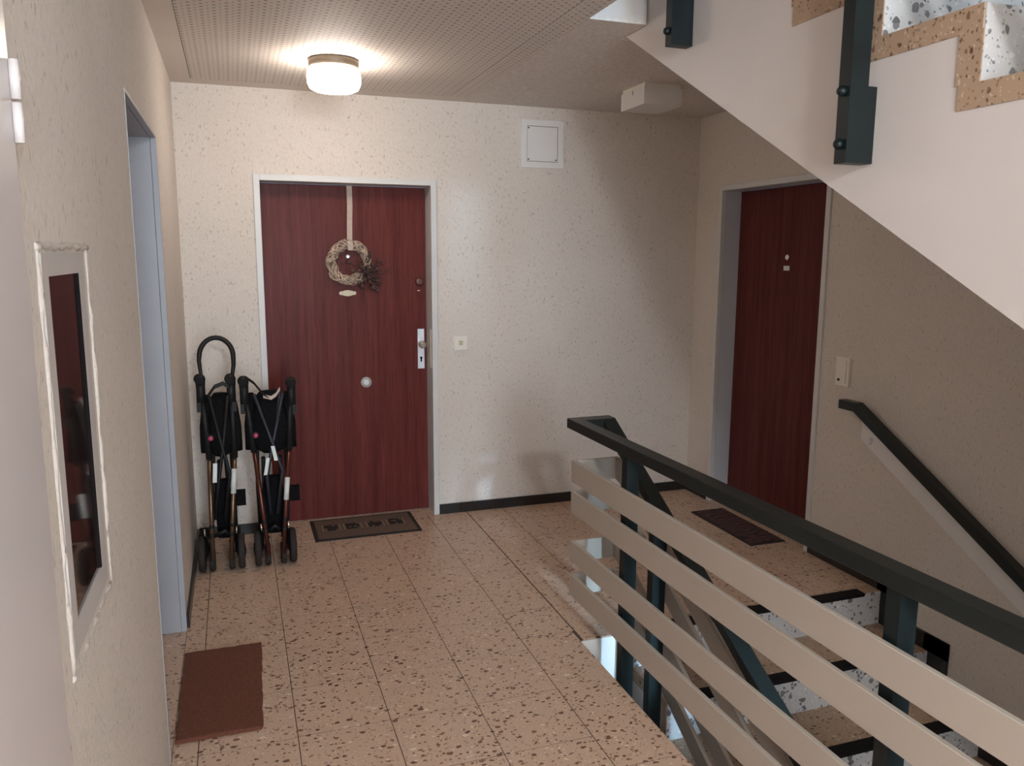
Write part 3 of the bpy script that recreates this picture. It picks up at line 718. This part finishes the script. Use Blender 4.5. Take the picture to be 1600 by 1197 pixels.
# ================================================================== PUSHCHAIRS
def stroller(label, xa, xb, tubemat, Abot, Amid, Atop, Bbot, Bmid, Btop, loop, seed):
    """folded umbrella pushchair standing on its wheels; A left front tube, B right front tube, points are (x, z)"""
    yz = lambda z: 4.125 + .20*z
    P = lambda x, z, dy=0: (x, yz(z)+dy, z)
    e = thing('folded_pushchair', ((Abot[0]+Bbot[0])/2, 4.2, 0), label, 'pushchair')
    rnd = random.Random(seed)
    for s, (b, m, t) in ((-1, (Abot, Amid, Atop)), (1, (Bbot, Bmid, Btop))):
        tb = part('front_tube', tubemat, e, lambda bm: tube(bm, [P(b[0], b[1]-.01), P(b[0]+(m[0]-b[0])*.5, (b[1]+m[1])/2), P(*m)], .0115, 14))
        # black sleeve above, collars on the tube
        part('tube_sleeve', 'black', e, lambda bm: tube(bm, [P(m[0], m[1]-.02), P(m[0]+(t[0]-m[0])*.5, (m[1]+t[1])/2), P(t[0], t[1]-.10)], .0155, 12))
        for zz in (.20, .245):
            tt = (zz-b[1])/(m[1]-b[1]); xx = b[0]+(m[0]-b[0])*tt
            part('collar', 'black', tb, lambda bm: tube(bm, [P(xx, zz-.008), P(xx, zz+.008)], .0135, 14))
        # grip
        def grip(bm):
            tube(bm, [P(t[0], t[1]-.13), P(t[0], t[1]-.06), P(t[0]+s*.001, t[1]-.02)], [.022, .022, .024], 14)
            tube(bm, [P(t[0], t[1]-.028, .012), P(t[0]-.002, t[1]-.012, -.01), P(t[0]-.003, t[1]-.005, -.035), P(t[0]-.003, t[1]-.012, -.055)], [.024, .028, .028, .022], 14)
        part('grip', 'black', e, grip)
        part('grip_latch', 'black', e, lambda bm: box(bm, t[0]+s*.012-.010, t[0]+s*.012+.010, yz(t[1]-.15)-.02, yz(t[1]-.15)+.005, t[1]-.175, t[1]-.125), .004)
        # rear tube behind
        part('rear_tube', 'black', e, lambda bm: tube(bm, [P(b[0]*.6+m[0]*.4+s*.012, .12, .17), P(m[0]-s*.012, .40, .10), P(m[0]-s*.02, .70, .045)], .010, 10))
        # big front wheel outside, small wheel inside
        wx = b[0]+s*.052; wy, wz, r = 4.205, .092, .092
        w = part('front_wheel', 'tyre', e, lambda bm: lathe(bm, [(r*.55, -.013), (r*.9, -.0165), (r*.98, -.010), (r, 0), (r*.98, .010), (r*.9, .0165), (r*.55, .013)], (wx, wy, wz), 'x', 36))
        part('wheel_hub', 'black', w, lambda bm: lathe(bm, [(.012, -.022), (.05, -.0145), (.05, .0145), (.012, .022)], (wx, wy, wz), 'x', 20))
        wx2 = b[0]+s*.004; r2 = .058
        w2 = part('front_wheel', 'tyre', e, lambda bm: lathe(bm, [(r2*.6, -.013), (r2*.92, -.014), (r2, -.007), (r2, .007), (r2*.92, .014), (r2*.6, .013)], (wx2, 4.20, r2), 'x', 28))
        # fork linking the wheels to the tube
        part('wheel_fork', 'black', e, lambda bm: (tube(bm, [P(b[0], b[1]+.07, .008), (b[0]+s*.028, 4.19, .205), (b[0]+s*.030, 4.205, .092)], [.012, .012, .010], 10), tube(bm, [(wx+s*.02, wy, wz), (wx2-s*.012, wy, wz)], .007, 10)))
        part('bright_pin', 'chrome', e, lambda bm: tube(bm, [(b[0]+s*.031, 4.15, .205), (b[0]+s*.033, 4.155, .24)], .0045, 8))
        # rear wheel leaning against the wall
        rx = b[0]+s*.035; r3 = .075
        w3 = part('rear_wheel', 'tyre', e, lambda bm: lathe(bm, [(r3*.5, -.012), (r3*.92, -.014), (r3, 0), (r3*.92, .014), (r3*.5, .012)], (rx, 4.43, r3), 'x', 28))
        part('wheel_hub', 'black', w3, lambda bm: lathe(bm, [(.01, -.02), (.04, -.013), (.04, .013), (.01, .02)], (rx, 4.43, r3), 'x', 18))
        # strut from the rear wheel up
        part('rear_strut', 'black', e, lambda bm: tube(bm, [(rx-s*.02, 4.43, r3), (rx-s*.03, 4.40, .25), P((m[0]+xa+xb)/3 if False else m[0]-s*.045, .56, .05)], .010, 10))
    cx = (Amid[0]+Bmid[0])/2; hw = (Bmid[0]-Amid[0])/2
    # folded seat fabric, narrow at top, bagging low
    def fab(bm):
        loft(bm, [P2 for P2 in [(cx-.005, yz(.60)+.05, .585, hw*.45, .035), (cx, yz(.62)+.05, .61, hw*.95, .06), (cx, yz(.68)+.05, .68, hw*1.22, .075), (cx, yz(.74)+.045, .745, hw*1.12, .07), (cx-.003, yz(.82)+.04, .82, hw*.92, .055), (cx, yz(.88)+.035, .875, hw*.80, .045), (cx+.004, yz(.91)+.03, .905, hw*.55, .03)]], 36, .06, seed)
    part('seat_fabric', 'fabric', e, fab)
    # loose hem pockets left and right
    for s, mm in ((-1, Amid), (1, Bmid)):
        part('fabric_fold', 'fabric', e, lambda bm: loft(bm, [(mm[0]+s*.018, yz(.66)+.02, .61, .022, .02), (mm[0]+s*.018, yz(.68)+.02, .66, .022, .035), (mm[0]+s*.018, yz(.75)+.02, .74, .022, .032), (mm[0]+s*.004, yz(.84)+.02, .84, .022, .022), (mm[0], yz(.9)+.02, .90, .012, .012)], 20, .08, seed+s))
    # crossed braces under the fabric
    part('cross_brace', 'navy' if seed == 2 else 'black', e, lambda bm: tube(bm, [P(Amid[0]+.012, .90, -.03), P(cx, .66, -.035), P(cx+hw*.55, .50, .0), P(Bbot[0]-.02, .27, .03)], .009, 10))
    part('cross_brace', 'navy' if seed == 2 else 'black', e, lambda bm: tube(bm, [P(Bmid[0]-.02, .90, -.03), P(cx+.01, .66, -.030), P(cx-hw*.35, .47, .0), P(Abot[0]+.02, .27, .03)], .009, 10))
    part('axle_bar', 'black', e, lambda bm: tube(bm, [P(Abot[0]+.01, .18, .05), P(cx, .205, .045), P(Bbot[0]-.01, .18, .05)], .011, 10))
    lx0 = lambda z: Bbot[0]+(Bmid[0]-Bbot[0])*((z-Bbot[1])/(Bmid[1]-Bbot[1]))
    part('foot_rest', 'fabric', e, lambda bm: box(bm, Bmid[0]-.006, Bmid[0]+.044, yz(.37)+.03, yz(.37)+.06, .325, .405), .006)
    part('rest_arm', 'black', e, lambda bm: tube(bm, [P(lx0(.42), .42, .01), (Bmid[0]+.012, yz(.37)+.045, .385)], .008, 8))
    part('rear_panel', 'fabric', e, lambda bm: loft(bm, [(cx, yz(.24)+.13, .14, hw*.7, .02), (cx, yz(.3)+.12, .30, hw*.75, .03), (cx, yz(.45)+.1, .45, hw*.45, .025)], 18, .08, seed+5))
    pk = part('release_button', 'pink', e, lambda bm: lathe(bm, [(.0125, 0), (.0125, -.010), (.009, -.014), (.003, -.015)], (Amid[0]+.012, yz(.70)-.035, .692), 'y', 18), label='pink round release button')
    part('button_stem', 'black', e, lambda bm: cyl(bm, (Amid[0]+.012, yz(.70)-.035, .692), (Amid[0]+.012, yz(.70)+.03, .692), .016, 16))
    # white stickers wrapped on the right tube and the brace
    f = .83
    lx = lambda z: Bbot[0]+(Bmid[0]-Bbot[0])*((z-Bbot[1])/(Bmid[1]-Bbot[1]))
    za, zb = (.40, .525) if seed == 1 else (.345, .46)
    part('warning_sticker', 'label', e, lambda bm: tube(bm, [P(lx(za), za), P(lx(zb), zb)], .0132, 14), label='white warning sticker round the tube')
    if seed == 1:
        part('fabric_tag', 'label', e, lambda bm: strap(bm, [P(cx-.034, .565, -.03), P(cx-.040, .47, -.03)], .020, .002, (1, 0, 0)), label='small white tag')
    else:
        part('fabric_tag', 'label', e, lambda bm: strap(bm, [P(cx+.004, .635, -.045), P(cx+.018, .56, -.045)], .018, .002, (1, 0, 0)), label='small white tag')
        part('fabric_tag', 'label', e, lambda bm: strap(bm, [P(cx-.022, .575, -.04), P(cx-.038, .49, -.04)], .017, .002, (1, 0, 0)), label='small white tag')
    # belt straps between the grips
    if loop:
        part('bumper_loop', 'black', e, lambda bm: tube(bm, [P(Atop[0]+.014, Atop[1]-.06), P(Atop[0]+.004, Atop[1]+.015), P(Atop[0]-.002, Atop[1]+.08)] + [P(cx-.004+.082*math.cos(R(a)), Atop[1]+.10+.095*math.sin(R(a))) for a in range(172, 0, -12)] + [P(Btop[0]+.018, Btop[1]+.06), P(Btop[0]+.010, Btop[1]+.01), P(Btop[0]+.004, Btop[1]-.05)], [.008, .009, .0105]+[.0125]*15+[.011, .0095, .0085], 12), label='black hoop standing above the grips')
        part('belt_strap', 'black', e, lambda bm: strap(bm, [P(Atop[0]+.03, Atop[1]-.10, -.01), P(cx-.02, Atop[1]-.05, -.02), P(cx+.02, Atop[1]-.035, -.02), P(Btop[0]-.012, Atop[1]-.05, -.02)], .022, .003, (0, .3, 1)))
    else:
        part('belt_strap', 'black', e, lambda bm: strap(bm, [P(Atop[0]-.012, Atop[1]-.05, -.02), P(Atop[0]-.012, Atop[1]-.01, -.02), P(Atop[0]+.01, Atop[1]+.012, -.02), P(Atop[0]+.05, Atop[1]-.02, -.02), P(Atop[0]+.09, Atop[1]-.075, -.015), P(cx+.0, Atop[1]-.095, -.01)], .026, .003, (0, 1, .4)))
        part('belt_strap', 'ribbon', e, lambda bm: strap(bm, [P(cx-.03, Atop[1]-.090, -.015), P(cx+.01, Atop[1]-.10, -.02), P(cx+.035, Atop[1]-.085, -.02), P(cx+.055, Atop[1]-.055, -.02)], .020, .003, (0, .5, 1)), label='grey woven strap end')
        part('strap_arm', 'navy', e, lambda bm: tube(bm, [P(cx+.058, Atop[1]-.055, -.005), P(cx+.035, .78, -.01), P(cx+.012, .66, -.02)], .009, 10))
    return e
stroller('folded black pushchair with bronze tubes and a hoop, nearest the left wall', -.24, .0, 'bronze', (-.167, .085), (-.161, .60), (-.186, .995), (-.079, .085), (-.038, .60), (-.040, .99), True, 1)
stroller('folded black pushchair with red-brown tubes leaning by the mahogany door', .02, .26, 'copper', (.106, .085), (.057, .62), (.023, .975), (.178, .085), (.234, .62), (.258, .96), False, 2)
